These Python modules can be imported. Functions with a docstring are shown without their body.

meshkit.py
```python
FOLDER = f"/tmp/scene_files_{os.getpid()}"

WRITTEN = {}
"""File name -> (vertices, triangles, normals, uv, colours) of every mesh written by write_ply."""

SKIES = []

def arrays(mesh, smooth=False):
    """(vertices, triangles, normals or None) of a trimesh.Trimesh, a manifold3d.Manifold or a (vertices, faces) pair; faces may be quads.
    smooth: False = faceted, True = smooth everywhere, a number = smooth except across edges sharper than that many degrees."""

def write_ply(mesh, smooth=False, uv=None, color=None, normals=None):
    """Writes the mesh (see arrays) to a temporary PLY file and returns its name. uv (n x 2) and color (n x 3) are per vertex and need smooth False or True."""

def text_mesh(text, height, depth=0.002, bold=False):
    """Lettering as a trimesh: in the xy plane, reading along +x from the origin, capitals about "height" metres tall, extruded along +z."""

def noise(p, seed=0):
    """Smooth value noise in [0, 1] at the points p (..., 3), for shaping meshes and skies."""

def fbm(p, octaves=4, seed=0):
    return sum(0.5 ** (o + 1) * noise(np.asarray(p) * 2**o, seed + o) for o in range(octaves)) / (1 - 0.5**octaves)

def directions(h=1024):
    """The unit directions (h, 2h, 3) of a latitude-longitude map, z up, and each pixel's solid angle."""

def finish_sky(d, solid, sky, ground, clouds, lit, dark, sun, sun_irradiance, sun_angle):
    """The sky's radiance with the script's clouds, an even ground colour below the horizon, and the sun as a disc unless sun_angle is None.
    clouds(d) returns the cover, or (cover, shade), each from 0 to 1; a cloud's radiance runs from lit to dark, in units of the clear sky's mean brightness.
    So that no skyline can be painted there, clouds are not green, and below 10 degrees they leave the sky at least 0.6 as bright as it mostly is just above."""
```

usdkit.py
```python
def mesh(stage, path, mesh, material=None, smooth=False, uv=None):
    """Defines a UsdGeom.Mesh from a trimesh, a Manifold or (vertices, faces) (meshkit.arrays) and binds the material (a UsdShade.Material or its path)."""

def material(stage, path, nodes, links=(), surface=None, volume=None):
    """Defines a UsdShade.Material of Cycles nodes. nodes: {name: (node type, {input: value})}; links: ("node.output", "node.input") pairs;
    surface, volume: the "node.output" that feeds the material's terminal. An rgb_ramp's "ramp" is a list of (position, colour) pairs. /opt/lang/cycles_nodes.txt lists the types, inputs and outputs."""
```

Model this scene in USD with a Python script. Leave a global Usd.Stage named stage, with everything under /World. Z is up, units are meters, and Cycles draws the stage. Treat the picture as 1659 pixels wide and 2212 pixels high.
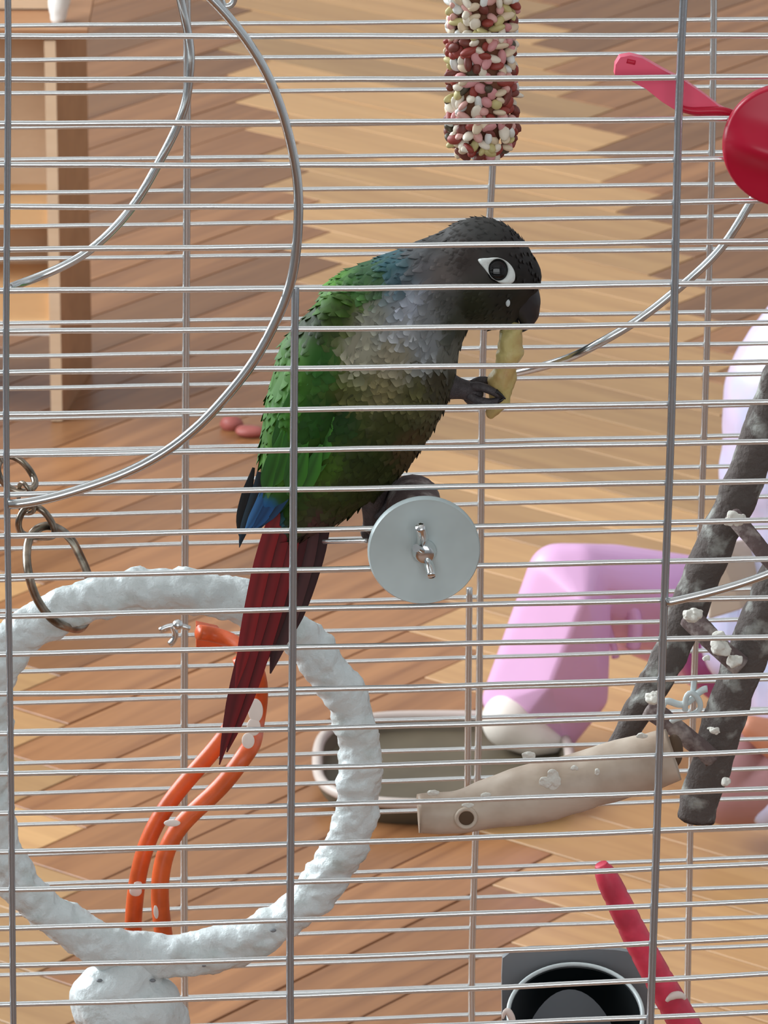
import math, random
import numpy as np, trimesh, manifold3d
from manifold3d import Manifold
import usdkit, meshkit
from pxr import Usd, UsdGeom, UsdLux, UsdShade, Gf, Sdf
from scipy.interpolate import CubicSpline

stage = Usd.Stage.CreateInMemory()
UsdGeom.SetStageUpAxis(stage, UsdGeom.Tokens.z)
UsdGeom.SetStageMetersPerUnit(stage, 1.0)
UsdGeom.Xform.Define(stage, '/World')
UsdGeom.Scope.Define(stage, '/World/Looks')
rng = np.random.default_rng(7)
random.seed(7)

# ---------------------------------------------------------------- camera
FPX, PITCH, HC = 13500.0, math.radians(19.3), 1.2     # focal length in pixels of the 1659 x 2212 picture
FW = np.array([0, math.cos(PITCH), -math.sin(PITCH)])
RT = np.array([1.0, 0, 0])
UP = np.array([0, math.sin(PITCH), math.cos(PITCH)])
CAM = np.array([0, 0, HC])
EXPOSURE = -0.95
cam = UsdGeom.Camera.Define(stage, '/World/camera')
m = np.eye(4); m[0, :3], m[1, :3], m[2, :3], m[3, :3] = RT, UP, -FW, CAM
cam.AddTransformOp().Set(Gf.Matrix4d(m.tolist()))
cam.CreateHorizontalApertureAttr(36.0); cam.CreateVerticalApertureAttr(48.0)
cam.CreateFocalLengthAttr(FPX / 1659 * 36.0)
cam.CreateClippingRangeAttr(Gf.Vec2f(0.05, 50))
cam.CreateExposureAttr(EXPOSURE)
cam.CreateFStopAttr(160.0); cam.CreateFocusDistanceAttr(1.82)

# ---------------------------------------------------------------- light: daylight through the room's two windows
def rect_light(name, at, aim, w, h, power, col):
    L = UsdLux.RectLight.Define(stage, '/World/' + name)
    at, aim = np.array(at, float), np.array(aim, float)
    z = at - aim; z /= np.linalg.norm(z)
    x = np.cross([0, 0, 1], z); x /= np.linalg.norm(x); y = np.cross(z, x)
    mm = np.eye(4); mm[0, :3], mm[1, :3], mm[2, :3], mm[3, :3] = x, y, z, at
    L.AddTransformOp().Set(Gf.Matrix4d(mm.tolist()))
    L.CreateWidthAttr(w); L.CreateHeightAttr(h); L.CreateIntensityAttr(power); L.CreateColorAttr(Gf.Vec3f(*col))
RX0, RX1, RY0, RY1, RZ = -1.7, 2.0, -1.3, 5.8, 2.6      # the room
rect_light('window_daylight', (RX0 - 0.12, 3.25, 1.45), (0, 3.25, 1.45), 2.6, 1.5, 21.0, (0.88, 0.95, 1.0))
rect_light('rear_window_daylight', (0.1, RY0 - 0.12, 1.55), (0.1, 2, 1.55), 2.4, 1.5, 5.8, (0.93, 0.97, 1.0))

# ---------------------------------------------------------------- pixel rays
YAW = math.radians(4.0)
NV = np.array([-math.sin(YAW), math.cos(YAW), 0])          # into the cage
O0 = CAM + FW * 1.767                                      # the cage front's middle
def ray(px, py): return FW + (px - 829.5) / FPX * RT - (py - 1106) / FPX * UP
def P(px, py, t=0.0):
    """the point seen at this pixel on the plane t metres behind the cage front"""
    d = ray(px, py); s = np.dot(O0 + t * NV - CAM, NV) / np.dot(d, NV)
    return CAM + d * s
def G(px, py, z=0.0):
    """the point seen at this pixel on the plane at height z"""
    d = ray(px, py); return CAM + d * ((z - HC) / d[2])
def S(t=0.0, px=830, py=1106):
    """metres per pixel there"""
    return np.dot(P(px, py, t) - CAM, FW) / FPX
def proj(p):
    q = np.asarray(p) - CAM; z = q @ FW
    return 829.5 + FPX * (q @ RT) / z, 1106 - FPX * (q @ UP) / z

# ---------------------------------------------------------------- materials
def lin(c):
    c = np.array(c, float) / 255
    return np.where(c < 0.04045, c / 12.92, ((c + 0.055) / 1.055) ** 2.4)
def simple(name, rgb, rough=0.5, metallic=0.0, var=0.0, scale=60.0, bump=0.0, bscale=300.0, coat=0.0, trans=0.0, sss=0.0, spec=0.5, rgb2=None, ramp=(0.35, 0.65), detail=4.0):
    c = lin(rgb)
    n = {'g': ('texture_coordinate', {}), 'p': ('principled_bsdf', {'roughness': rough, 'metallic': metallic, 'base_color': c, 'coat_weight': coat, 'transmission_weight': trans, 'subsurface_weight': sss, 'specular_ior_level': spec})}
    l = []
    if var or rgb2 is not None:
        c2 = lin(rgb2) if rgb2 is not None else np.clip(c * (1 + var), 0, 1)
        c1 = c if rgb2 is not None else c * (1 - var)
        n['n'] = ('noise_texture', {'scale': scale, 'detail': detail})
        n['r'] = ('rgb_ramp', {'ramp': [(ramp[0], tuple(c1)), (ramp[1], tuple(c2))]})
        l += [('g.object', 'n.vector'), ('n.fac', 'r.fac'), ('r.color', 'p.base_color')]
    if bump:
        n['b'] = ('noise_texture', {'scale': bscale, 'detail': 3.0})
        n['bb'] = ('bump', {'strength': bump, 'distance': 0.001})
        l += [('g.object', 'b.vector'), ('b.fac', 'bb.height'), ('bb.normal', 'p.normal')]
    return usdkit.material(stage, '/World/Looks/' + name, n, l, surface='p.BSDF')
def wood(name, a, b, rough, scale=(3, 60, 60), vary=0.25, coat=0.0, spec=0.5):
    """grain along the piece's own x, tone shifting from piece to piece"""
    a, b = lin(a), lin(b)
    n = {'t': ('texture_coordinate', {}), 'o': ('object_info', {}),
         'am': ('combine_color', {}), 'ad': ('mix_color', {'blend_type': 'add', 'fac': 1.0, 'use_clamp': False}),
         'm': ('mapping', {'scale': scale}), 'n': ('noise_texture', {'scale': 1.0, 'detail': 5.0, 'roughness': 0.6, 'distortion': 0.6}),
         'r': ('rgb_ramp', {'ramp': [(0.25, tuple(a)), (0.75, tuple(b))]}),
         'vr': ('rgb_ramp', {'ramp': [(0.0, (1 - vary,) * 3), (0.5, (1, 0.97, 0.94)), (1.0, (1 + vary, 1 + vary * 0.9, 1 + vary * 0.8))]}),
         'x': ('mix_color', {'blend_type': 'multiply', 'fac': 1.0}),
         'p': ('principled_bsdf', {'roughness': rough, 'coat_weight': coat, 'coat_roughness': 0.25, 'specular_ior_level': spec})}
    l = [('o.random', 'am.r'), ('o.random', 'am.g'), ('t.object', 'ad.a'), ('am.color', 'ad.b'), ('ad.result', 'm.vector'), ('m.vector', 'n.vector'), ('n.fac', 'r.fac'), ('o.random', 'vr.fac'), ('r.color', 'x.a'), ('vr.color', 'x.b'), ('x.result', 'p.base_color')]
    return usdkit.material(stage, '/World/Looks/' + name, n, l, surface='p.BSDF')
def vertex_colored(name, rough=0.6, spec=0.3, sheen=0.0):
    return usdkit.material(stage, '/World/Looks/' + name, {'a': ('attribute', {'attribute': 'displayColor'}), 'p': ('principled_bsdf', {'roughness': rough, 'specular_ior_level': spec, 'sheen_weight': sheen})}, [('a.color', 'p.base_color')], surface='p.BSDF')

M = {}
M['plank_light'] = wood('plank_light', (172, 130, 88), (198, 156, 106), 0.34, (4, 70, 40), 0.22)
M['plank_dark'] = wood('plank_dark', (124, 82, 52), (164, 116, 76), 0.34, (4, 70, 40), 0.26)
M['plank_field'] = usdkit.material(stage, '/World/Looks/plank_field', {'g': ('geometry', {}), 'r': ('rgb_ramp', {'ramp': [(0, tuple(lin((140, 94, 62)))), (.5, tuple(lin((170, 124, 84)))), (1, tuple(lin((204, 160, 112))))]}), 'p': ('principled_bsdf', {'roughness': .34})}, [('g.random_per_island', 'r.fac'), ('r.color', 'p.base_color')], surface='p.BSDF')
M['subfloor'] = simple('subfloor', (120, 84, 58), 0.7)
M['plaster'] = simple('plaster', (178, 181, 184), 0.9)
M['ceiling'] = simple('ceiling_paint', (222, 222, 220), 0.9)
M['frame'] = simple('window_paint', (235, 235, 235), 0.4)
M['wire'] = simple('galvanised_wire', (232, 236, 236), 0.22, 0.85, bump=0.05, bscale=900)
M['upright'] = simple('upright_wire', (184, 191, 197), 0.3, 0.8, bump=0.05, bscale=900)
M['hoop'] = simple('bright_wire', (222, 226, 226), 0.22, 1.0)
M['bronze'] = simple('dark_steel', (150, 138, 124), 0.3, 1.0, var=0.5, scale=150)
M['disc'] = simple('dull_plastic', (192, 206, 206), 0.42, 0.0, var=0.10, scale=40, spec=0.6)
M['bolt'] = simple('bright_bolt', (232, 236, 236), 0.16, 1.0)
M['plaited'] = simple('white_crust', (222, 230, 230), 0.36, bump=0.6, bscale=420, rgb2=(192, 202, 198), scale=110, ramp=(0.52, 0.8))
M['orange'] = simple('orange_plastic', (214, 92, 42), 0.35, var=0.2, scale=100, bump=0.1, bscale=300)
M['fleck'] = simple('pale_fleck', (238, 222, 212), 0.6)
M['red'] = simple('red_plastic', (196, 20, 56), 0.35, spec=0.4)
M['pinkred'] = simple('pink_plastic', (240, 96, 124), 0.3, sss=0.0)
M['rod'] = simple('rod_red', (216, 62, 88), 0.4, var=0.18, scale=120)
M['black'] = simple('black_gloss', (16, 22, 24), 0.3, spec=0.35)
M['rim'] = simple('pale_rim', (205, 215, 215), 0.25)
M['greyplate'] = simple('grey_plate', (130, 134, 138), 0.4)
M['bark'] = simple('dark_bark', (94, 86, 82), 0.9, rgb2=(168, 170, 164), scale=120, ramp=(0.54, 0.70), bump=0.9, bscale=500)
M['barkin'] = simple('twig_bark', (104, 88, 86), 0.9, rgb2=(176, 166, 160), scale=160, ramp=(0.5, 0.7), bump=0.6, bscale=500)
M['lichen'] = simple('pale_lichen', (226, 224, 214), 0.9, bump=0.5, bscale=600)
M['peeled'] = simple('peeled_wood', (166, 144, 124), 0.5, rgb2=(206, 190, 172), scale=45, ramp=(0.35, 0.62), bump=0.15, bscale=250)
M['hole'] = simple('hole_dark', (92, 72, 54), 0.9)
M['pink'] = simple('pale_pink', (224, 174, 212), 0.38, spec=0.4)
M['cream'] = simple('cream_tip', (236, 226, 214), 0.45)
M['magenta'] = simple('magenta_dark', (190, 96, 158), 0.4)
M['lavender'] = simple('lavender_gloss', (190, 201, 232), 0.28, rgb2=(206, 192, 220), scale=22, ramp=(0.4, 0.6))
M['rose'] = simple('dusty_rose', (172, 126, 128), 0.5)
M['tan'] = simple('orange_tan', (188, 124, 96), 0.5)
M['beige'] = simple('beige_card', (206, 192, 176), 0.6)
M['olive'] = simple('olive_grey', (92, 82, 64), 0.6, var=0.12, scale=30)
M['trayrim'] = simple('pale_tray_rim', (196, 182, 172), 0.4)
M['navy'] = simple('navy_stripe', (60, 66, 104), 0.4)
M['ply'] = wood('pale_plywood', (212, 184, 152), (228, 202, 172), 0.5, (5, 50, 50), 0.05)
M['plydark'] = wood('brown_plywood', (160, 116, 82), (180, 134, 98), 0.5, (5, 50, 50), 0.05)
M['shelfwood'] = wood('honey_shelf', (222, 176, 124), (234, 192, 142), 0.5, (5, 50, 50), 0.05)
M['white'] = simple('white_cloth', (232, 230, 224), 0.8, bump=0.3, bscale=200)
M['food'] = simple('dried_fruit', (206, 190, 124), 0.5, rgb2=(190, 150, 92), scale=120, ramp=(0.4, 0.7), bump=0.4, bscale=300)
M['skin'] = simple('grey_skin', (66, 60, 62), 0.55, var=0.2, scale=500, bump=0.4, bscale=1500)
M['claw'] = simple('black_claw', (22, 20, 22), 0.3)
M['beak'] = simple('dark_beak', (36, 34, 37), 0.45, var=0.2, scale=150)
M['eyering'] = simple('white_eye_skin', (222, 228, 224), 0.6, bump=0.3, bscale=900)
M['eye'] = simple('black_eye', (8, 8, 10), 0.06)
M['plumage'] = vertex_colored('plumage', 0.62, 0.25)
M['flight'] = vertex_colored('flight_feather', 0.45, 0.4)
M['crumb'] = simple('red_crumb', (168, 92, 84), 0.5)
M['core'] = simple('seed_core', (120, 76, 52), 0.8)
seed_rgb = [(236, 226, 206), (226, 206, 176), (222, 170, 160), (150, 62, 52), (214, 150, 150), (200, 188, 130), (120, 60, 50), (230, 232, 226), (84, 76, 60)]
for k, c in enumerate(seed_rgb): M[f'seed{k}'] = simple(f'seed_coat_{k}', c, 0.5)

# ---------------------------------------------------------------- scene tree
used = {}
def numbered(parent, name):
    k = (parent, name); n = used.get(k, 0); used[k] = n + 1
    return f'{parent}/{name}' + (f'_{n:03d}' if n else '')
class Node:
    def __init__(s, path, base): s.path, s.base = path, np.array(base, float)
def meta(prim, label=None, cat=None, group=None, kind=None):
    for k, v in (('label', label), ('category', cat), ('group', group), ('kind', kind)):
        if v: prim.SetCustomDataByKey(k, v)
def thing(name, label, cat, base, group=None, kind=None):
    path = numbered('/World', name)
    x = UsdGeom.Xform.Define(stage, path); x.AddTranslateOp().Set(Gf.Vec3d(*map(float, base)))
    meta(x.GetPrim(), label, cat, group, kind)
    return Node(path, base)
def part(parent, name, mesh, mat, smooth=40, label=None, kind=None, col=None):
    v, f = (np.array(mesh.vertices), np.array(mesh.faces)) if isinstance(mesh, trimesh.Trimesh) else meshkit.arrays(mesh)[:2]
    path = numbered(parent.path, name)
    sm = True if col is not None else smooth
    prim = usdkit.mesh(stage, path, (v - parent.base, f), M[mat], smooth=sm)
    if col is not None:
        UsdGeom.PrimvarsAPI(prim).CreatePrimvar('displayColor', Sdf.ValueTypeNames.Color3fArray, 'vertex').Set([Gf.Vec3f(*map(float, c)) for c in col])
    meta(prim.GetPrim(), label, kind=kind)
    return Node(path, parent.base)
def single(name, label, cat, mesh, mat, smooth=40, kind=None):
    b = np.array(mesh.vertices).mean(0)
    t = Node('/World', b)
    path = numbered('/World', name)
    prim = usdkit.mesh(stage, path, (np.array(mesh.vertices) - b, np.array(mesh.faces)), M[mat], smooth=smooth)
    prim.AddTranslateOp().Set(Gf.Vec3d(*map(float, b)))
    meta(prim.GetPrim(), label, cat, kind=kind)
    return Node(path, b)

# ---------------------------------------------------------------- mesh helpers
def smoothpath(pts, n=40):
    pts = np.asarray(pts, float)
    if len(pts) == 2: return pts[0] + (pts[1] - pts[0]) * np.linspace(0, 1, n)[:, None]
    d = np.r_[0, np.cumsum(np.linalg.norm(np.diff(pts, axis=0), axis=1))]
    return CubicSpline(d, pts)(np.linspace(0, d[-1], n))
def tube(pts, r, sides=10, closed=False, flat=None):
    """sweeps a circle along pts; r is a number or one per point; flat=(axis, factor) squashes it"""
    pts = np.asarray(pts, float); n = len(pts); r = np.broadcast_to(np.asarray(r, float), n)
    if closed: tan = np.roll(pts, -1, 0) - np.roll(pts, 1, 0)
    else: tan = np.gradient(pts, axis=0)
    tan /= np.linalg.norm(tan, axis=1, keepdims=True)
    a = np.array([0, 0, 1.0]) if abs(tan[0][2]) < 0.9 else np.array([0, 1.0, 0])
    u = np.cross(tan[0], a); u /= np.linalg.norm(u)
    V = []; ang = np.arange(sides) / sides * 2 * np.pi
    for i in range(n):
        u = u - tan[i] * (u @ tan[i]); u /= np.linalg.norm(u); w = np.cross(tan[i], u)
        off = (np.cos(ang)[:, None] * u + np.sin(ang)[:, None] * w) * r[i]
        if flat is not None: off = off + np.outer(off @ flat[0], flat[0]) * (flat[1] - 1)
        V.append(pts[i] + off)
    V = np.vstack(V); Fc = []
    for i in range(n if closed else n - 1):
        for k in range(sides):
            p, q = i * sides + k, i * sides + (k + 1) % sides
            p2, q2 = ((i + 1) % n) * sides + k, ((i + 1) % n) * sides + (k + 1) % sides
            Fc += [(p, q, q2), (p, q2, p2)]
    if not closed:
        V = np.vstack([V, pts[0], pts[-1]]); c0, c1 = len(V) - 2, len(V) - 1
        for k in range(sides):
            Fc += [(c0, (k + 1) % sides, k), (c1, (n - 1) * sides + k, (n - 1) * sides + (k + 1) % sides)]
    t = trimesh.Trimesh(V, Fc, process=False)
    t.fix_normals() if closed else None
    return t
def pxtube(path, r_px, t, n=40, sides=10, closed=False):
    """a tube through pixel points; t one depth or one per point; r in pixels (number or per point)"""
    t = np.broadcast_to(np.asarray(t, float), len(path))
    w = [P(x, y, tt) for (x, y), tt in zip(path, t)]
    rr = np.broadcast_to(np.asarray(r_px, float), len(path)) * np.array([S(tt) for tt in t])
    d = np.linspace(0, 1, len(path))
    return tube(smoothpath(w, n), np.interp(np.linspace(0, 1, n), d, rr), sides, closed)
def box(cx, cy, cz, sx, sy, sz, bev=0.0):
    b = trimesh.creation.box((sx, sy, sz)); b.apply_translation((cx, cy, cz)); return b
def ico(c, r, sub=2):
    s = trimesh.creation.icosphere(subdivisions=sub, radius=1.0); s.apply_scale(r); s.apply_translation(c); return s
def calm(tm, n, seg):
    """smooths, and undoes it where a sliver made a vertex jump"""
    v0 = tm.vertices.copy(); nb = tm.vertex_neighbors
    trimesh.smoothing.filter_taubin(tm, iterations=n)
    v = np.array(tm.vertices); bad = np.linalg.norm(v - v0, axis=1) > 1.2 * seg
    v[bad] = v0[bad]; tm.vertices = v
    e = np.linalg.norm(v[tm.edges[:, 0]] - v[tm.edges[:, 1]], axis=1)
    if bad.any() or e.max() > 6 * seg: print('calm', bad.sum(), e.max(), seg)
    return tm
def blob(chains, seg=0.0018, smooth=8):
    """hulls of spheres, joined, refined and smoothed into one skin; chains: lists of (centre, radius); metres"""
    sp = trimesh.creation.icosphere(subdivisions=2).vertices
    out = None
    for ch in chains:
        for a, b in (zip(ch[:-1], ch[1:]) if len(ch) > 1 else [(ch[0], ch[0])]):
            h = Manifold.hull_points(np.vstack([(sp * a[1] + a[0]), (sp * b[1] + b[0])]) * 1000)
            out = h if out is None else out + h
    out = out.refine_to_length(seg * 1000)
    me = out.to_mesh(); tm = trimesh.Trimesh(me.vert_properties[:, :3] / 1000, me.tri_verts, process=True)
    return calm(tm, smooth, seg)
def displace(tm, amp, scale, seed=0, octaves=3):
    tm = tm.copy(); n = tm.vertex_normals
    h = meshkit.fbm(tm.vertices * scale + 100, octaves, seed) - 0.5
    tm.vertices = tm.vertices + n * (h * 2 * amp)[:, None]
    return tm
def frame_cols(x, y, z): return np.column_stack([x, y, z])
def lathe(profile, c, axis=(0, 0, 1), sides=40):
    t = trimesh.creation.revolve(np.asarray(profile, float), sections=sides)
    T = trimesh.geometry.align_vectors((0, 0, 1), axis); T[:3, 3] = c; t.apply_transform(T)
    if t.volume < 0: t.invert()
    return t
def prism(poly, t0, t1):
    """a pixel outline with thickness, from depth t0 to t1"""
    from shapely.geometry import Polygon
    poly = np.asarray(poly, float); pg = Polygon(poly)
    if not pg.exterior.is_ccw: poly = poly[::-1]; pg = Polygon(poly)
    v2, f2 = trimesh.creation.triangulate_polygon(pg, engine='earcut')
    k = len(v2); c = S((t0 + t1) / 2)
    cx, cy = poly.mean(0); m0 = P(cx, cy, t0); ux, uz = np.array([math.cos(YAW), math.sin(YAW), 0]), np.array([0, 0, 1.0])
    A = np.array([P(x, y, t0) for x, y in v2]); B = A + NV * (t1 - t0)
    nb = len(poly); E0 = np.array([P(x, y, t0) for x, y in poly]); E1 = E0 + NV * (t1 - t0)
    fa = f2[:, ::-1]; fb = f2
    V = np.vstack([A, B, E0, E1]); Fs = [fa, fb + k]
    side = []
    for i in range(nb):
        j = (i + 1) % nb; a, b, c2, d2 = 2 * k + i, 2 * k + j, 2 * k + nb + i, 2 * k + nb + j
        side += [(a, b, d2), (a, d2, c2)]
    tm = trimesh.Trimesh(V, np.vstack(Fs + [np.array(side)]), process=True); tm.merge_vertices(); tm.fix_normals()
    return tm

# ================================================================= SETTING: the room
FL = thing('floor', 'herringbone parquet floor of light and brown oak blocks', 'floor', (0, 0, 0), kind='structure')
part(FL, 'subfloor', box((RX0 + RX1) / 2, (RY0 + RY1) / 2, -0.035, RX1 - RX0, RY1 - RY0, 0.05), 'subfloor')
PW, PN = 0.0515, 6.35                                       # block width, length in widths
a1 = math.radians(-38.7); e1 = np.array([math.cos(a1), math.sin(a1)]); e2 = np.array([math.cos(a1 - math.pi / 2), math.sin(a1 - math.pi / 2)])
org = np.array([0.05298, 2.86753]) - e2 * PW
def plank(L, W, h):
    b = 0.00035                                              # bevelled top edge
    x, y = L / 2 - 0.00055, W / 2 - 0.00055
    V = [(-x, -y, -h), (x, -y, -h), (x, y, -h), (-x, y, -h), (-x, -y, -b), (x, -y, -b), (x, y, -b), (-x, y, -b), (-x + b, -y + b, 0), (x - b, -y + b, 0), (x - b, y - b, 0), (-x + b, y - b, 0)]
    Q = [(0, 1, 5, 4), (1, 2, 6, 5), (2, 3, 7, 6), (3, 0, 4, 7), (4, 5, 9, 8), (5, 6, 10, 9), (6, 7, 11, 10), (7, 4, 8, 11), (8, 9, 10, 11), (3, 2, 1, 0)]
    return np.array(V), np.array(Q)
pv, pf = plank(PW * PN, PW, 0.01)
count = 0
cells = []
field = []
for mcol in range(-9, 10):
    for k in range(-75, 60):
        for kind in 'ab':
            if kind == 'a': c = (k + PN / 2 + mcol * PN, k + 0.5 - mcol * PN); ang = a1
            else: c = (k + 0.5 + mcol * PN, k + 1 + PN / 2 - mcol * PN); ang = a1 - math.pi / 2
            w = org + e1 * c[0] * PW + e2 * c[1] * PW
            px, py = proj((w[0], w[1], 0))
            if 2.2 < w[1] < 5.2 and -430 < px < 2090 and -260 < py < 2480: cells.append((abs(px - 830) + abs(py - 1106), w, ang, kind))
            elif RX0 + .2 < w[0] < RX1 - .2 and RY0 + .2 < w[1] < RY1 - .2:
                R2 = np.array([[math.cos(ang), -math.sin(ang)], [math.sin(ang), math.cos(ang)]])
                field.append(np.column_stack([pv[:, :2] @ R2.T + w, pv[:, 2] - .0003]))
cells.sort(key=lambda c: c[0])
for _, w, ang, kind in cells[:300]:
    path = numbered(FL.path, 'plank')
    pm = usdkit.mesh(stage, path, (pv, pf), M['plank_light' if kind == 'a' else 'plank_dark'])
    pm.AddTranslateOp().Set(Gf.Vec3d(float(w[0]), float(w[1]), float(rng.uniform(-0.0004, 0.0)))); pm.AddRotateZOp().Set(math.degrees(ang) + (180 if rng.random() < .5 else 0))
fq = np.vstack([pf + 12 * i for i in range(len(field))])
fq = np.vstack([fq[:, [0, 1, 2]], fq[:, [0, 2, 3]]])
part(FL, 'plank_field', trimesh.Trimesh(np.vstack(field), fq, process=False), 'plank_field', smooth=False, kind='stuff')
print('planks', len(cells), len(field))
def structure(name, boxes, mat, label):
    me = trimesh.util.concatenate(boxes); b = me.vertices.mean(0)
    single(name, label, None, me, mat, smooth=False, kind='structure')
T = 0.1
ym, xm = (RY0 + RY1) / 2, (RX0 + RX1) / 2
structure('wall_left', [box(RX0 - T / 2, ym, 0.35, T, RY1 - RY0, 0.7), box(RX0 - T / 2, ym, 2.4, T, RY1 - RY0, 0.4), box(RX0 - T / 2, (RY0 + 1.95) / 2, 1.45, T, 1.95 - RY0, 1.5), box(RX0 - T / 2, (4.55 + RY1) / 2, 1.45, T, RY1 - 4.55, 1.5)], 'plaster', 'plastered wall with the wide window at the left')
structure('wall_right', [box(RX1 + T / 2, ym, RZ / 2, T, RY1 - RY0, RZ)], 'plaster', 'plain plastered wall at the right')
structure('wall_back', [box(xm, RY1 + T / 2, RZ / 2, RX1 - RX0, T, RZ)], 'plaster', 'plain plastered wall beyond the cage')
structure('wall_front', [box(xm, RY0 - T / 2, 0.4, RX1 - RX0, T, 0.8), box(xm, RY0 - T / 2, 2.45, RX1 - RX0, T, 0.3), box((RX0 - 1.1) / 2, RY0 - T / 2, 1.55, -1.1 - RX0, T, 1.5), box((1.3 + RX1) / 2, RY0 - T / 2, 1.55, RX1 - 1.3, T, 1.5)], 'plaster', 'plastered wall with a window behind the camera')
structure('ceiling', [box(xm, ym, RZ + T / 2, RX1 - RX0, RY1 - RY0, T)], 'ceiling', 'white ceiling')

# ================================================================= THE CAGE
FRONT_L = [78, 172, 266.6, 356, 447, 538, 627, 715, 803.6, 894, 981.5, 1067, 1156.5, 1243.5, 1329, 1411, 1498, 1584, 1670, 1755, 1838, 1920, 2003, 2084, 2168, 2250]
FRONT_R = [77, 166.6, 257, 343, 435, 522, 611.6, 699, 783.5, 870, 956, 1041, 1126, 1210, 1293.6, 1378, 1462.5, 1543, 1626.5, 1708, 1788, 1870, 1950.4, 2030, 2109, 2191]
FRONT_C = {0: 78, 1: 171.6, 2: 263.6, 3: 356, 4: 445.6, 5: 532, 6: 623, 7: 710, 16: 1487.7, 17: 1571.7, 18: 1656, 19: 1737, 20: 1820, 21: 1902.6, 22: 1984, 23: 2067, 24: 2147}
BACK_L = [54.5, 129, 201, 274, 344, 415.5, 488, 558, 628, 697, 768, 837, 902, 972.5, 1044, 1113, 1182, 1249, 1316, 1379, 1447.5, 1515.5, 1577, 1646, 1711, 1778, 1843, 1908, 1972, 2036, 2101, 2164]
BACK_R = [42.5, 115, 188, 259, 329.5, 398, 468, 538.6, 607, 674, 743, 809, 876, 942, 1007.6, 1074.6, 1141.5, 1208, 1274, 1339, 1404, 1470, 1534, 1599, 1662.7, 1727, 1791.5, 1855, 1918.6, 1984, 2046, 2108]
BT = 0.46
CG = thing('bird_cage', 'tall galvanised wire bird cage with closely set horizontal bars and curved wires on its front', 'cage', (O0[0], O0[1], 0))
def post_x(px, t): return P(px, 1106, t)
FXL, FXR, BXL, BXR = -420, 2300, -420, 2060
def hwire(xs, ys, t, xl, xr, r):
    def yy(x):
        q = np.polyfit(xs, ys, len(xs) - 1); d = np.polyder(q)
        xc = np.clip(x, 0, 1659)
        return np.polyval(q, xc) + np.polyval(d, xc) * (x - xc) * 0.8
    X = np.linspace(xl, xr, 26)
    w = np.array([P(x, yy(x), t) for x in X])
    w[:, 2] += 0.00008 * np.sin(np.arange(26) * 1.7 + ys[0])
    return tube(w, r, 8)
for i, (l, r_) in enumerate(zip(FRONT_L, FRONT_R)):
    if i in FRONT_C: xs, ys = [100, 740, 1559], [l, FRONT_C[i], r_]
    else: xs, ys = [100, 1559], [l, r_]
    part(CG, 'horizontal_wire', hwire(xs, ys, 0.0, FXL, FXR, 0.00086), 'wire', smooth=True)
for k in (1, 2, 3):
    part(CG, 'horizontal_wire', hwire([100, 1559], [78 - 93 * k, 77 - 90 * k], 0.0, FXL, FXR, 0.00086), 'wire', smooth=True)
    part(CG, 'horizontal_wire', hwire([100, 1559], [2250 + 82 * k, 2191 + 80 * k], 0.0, FXL, FXR, 0.00086), 'wire', smooth=True)
for i, (l, r_) in enumerate(zip(BACK_L, BACK_R)):
    part(CG, 'horizontal_wire', hwire([150, 1559], [l, r_], BT, BXL, BXR, 0.00086), 'wire', smooth=True)
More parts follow.
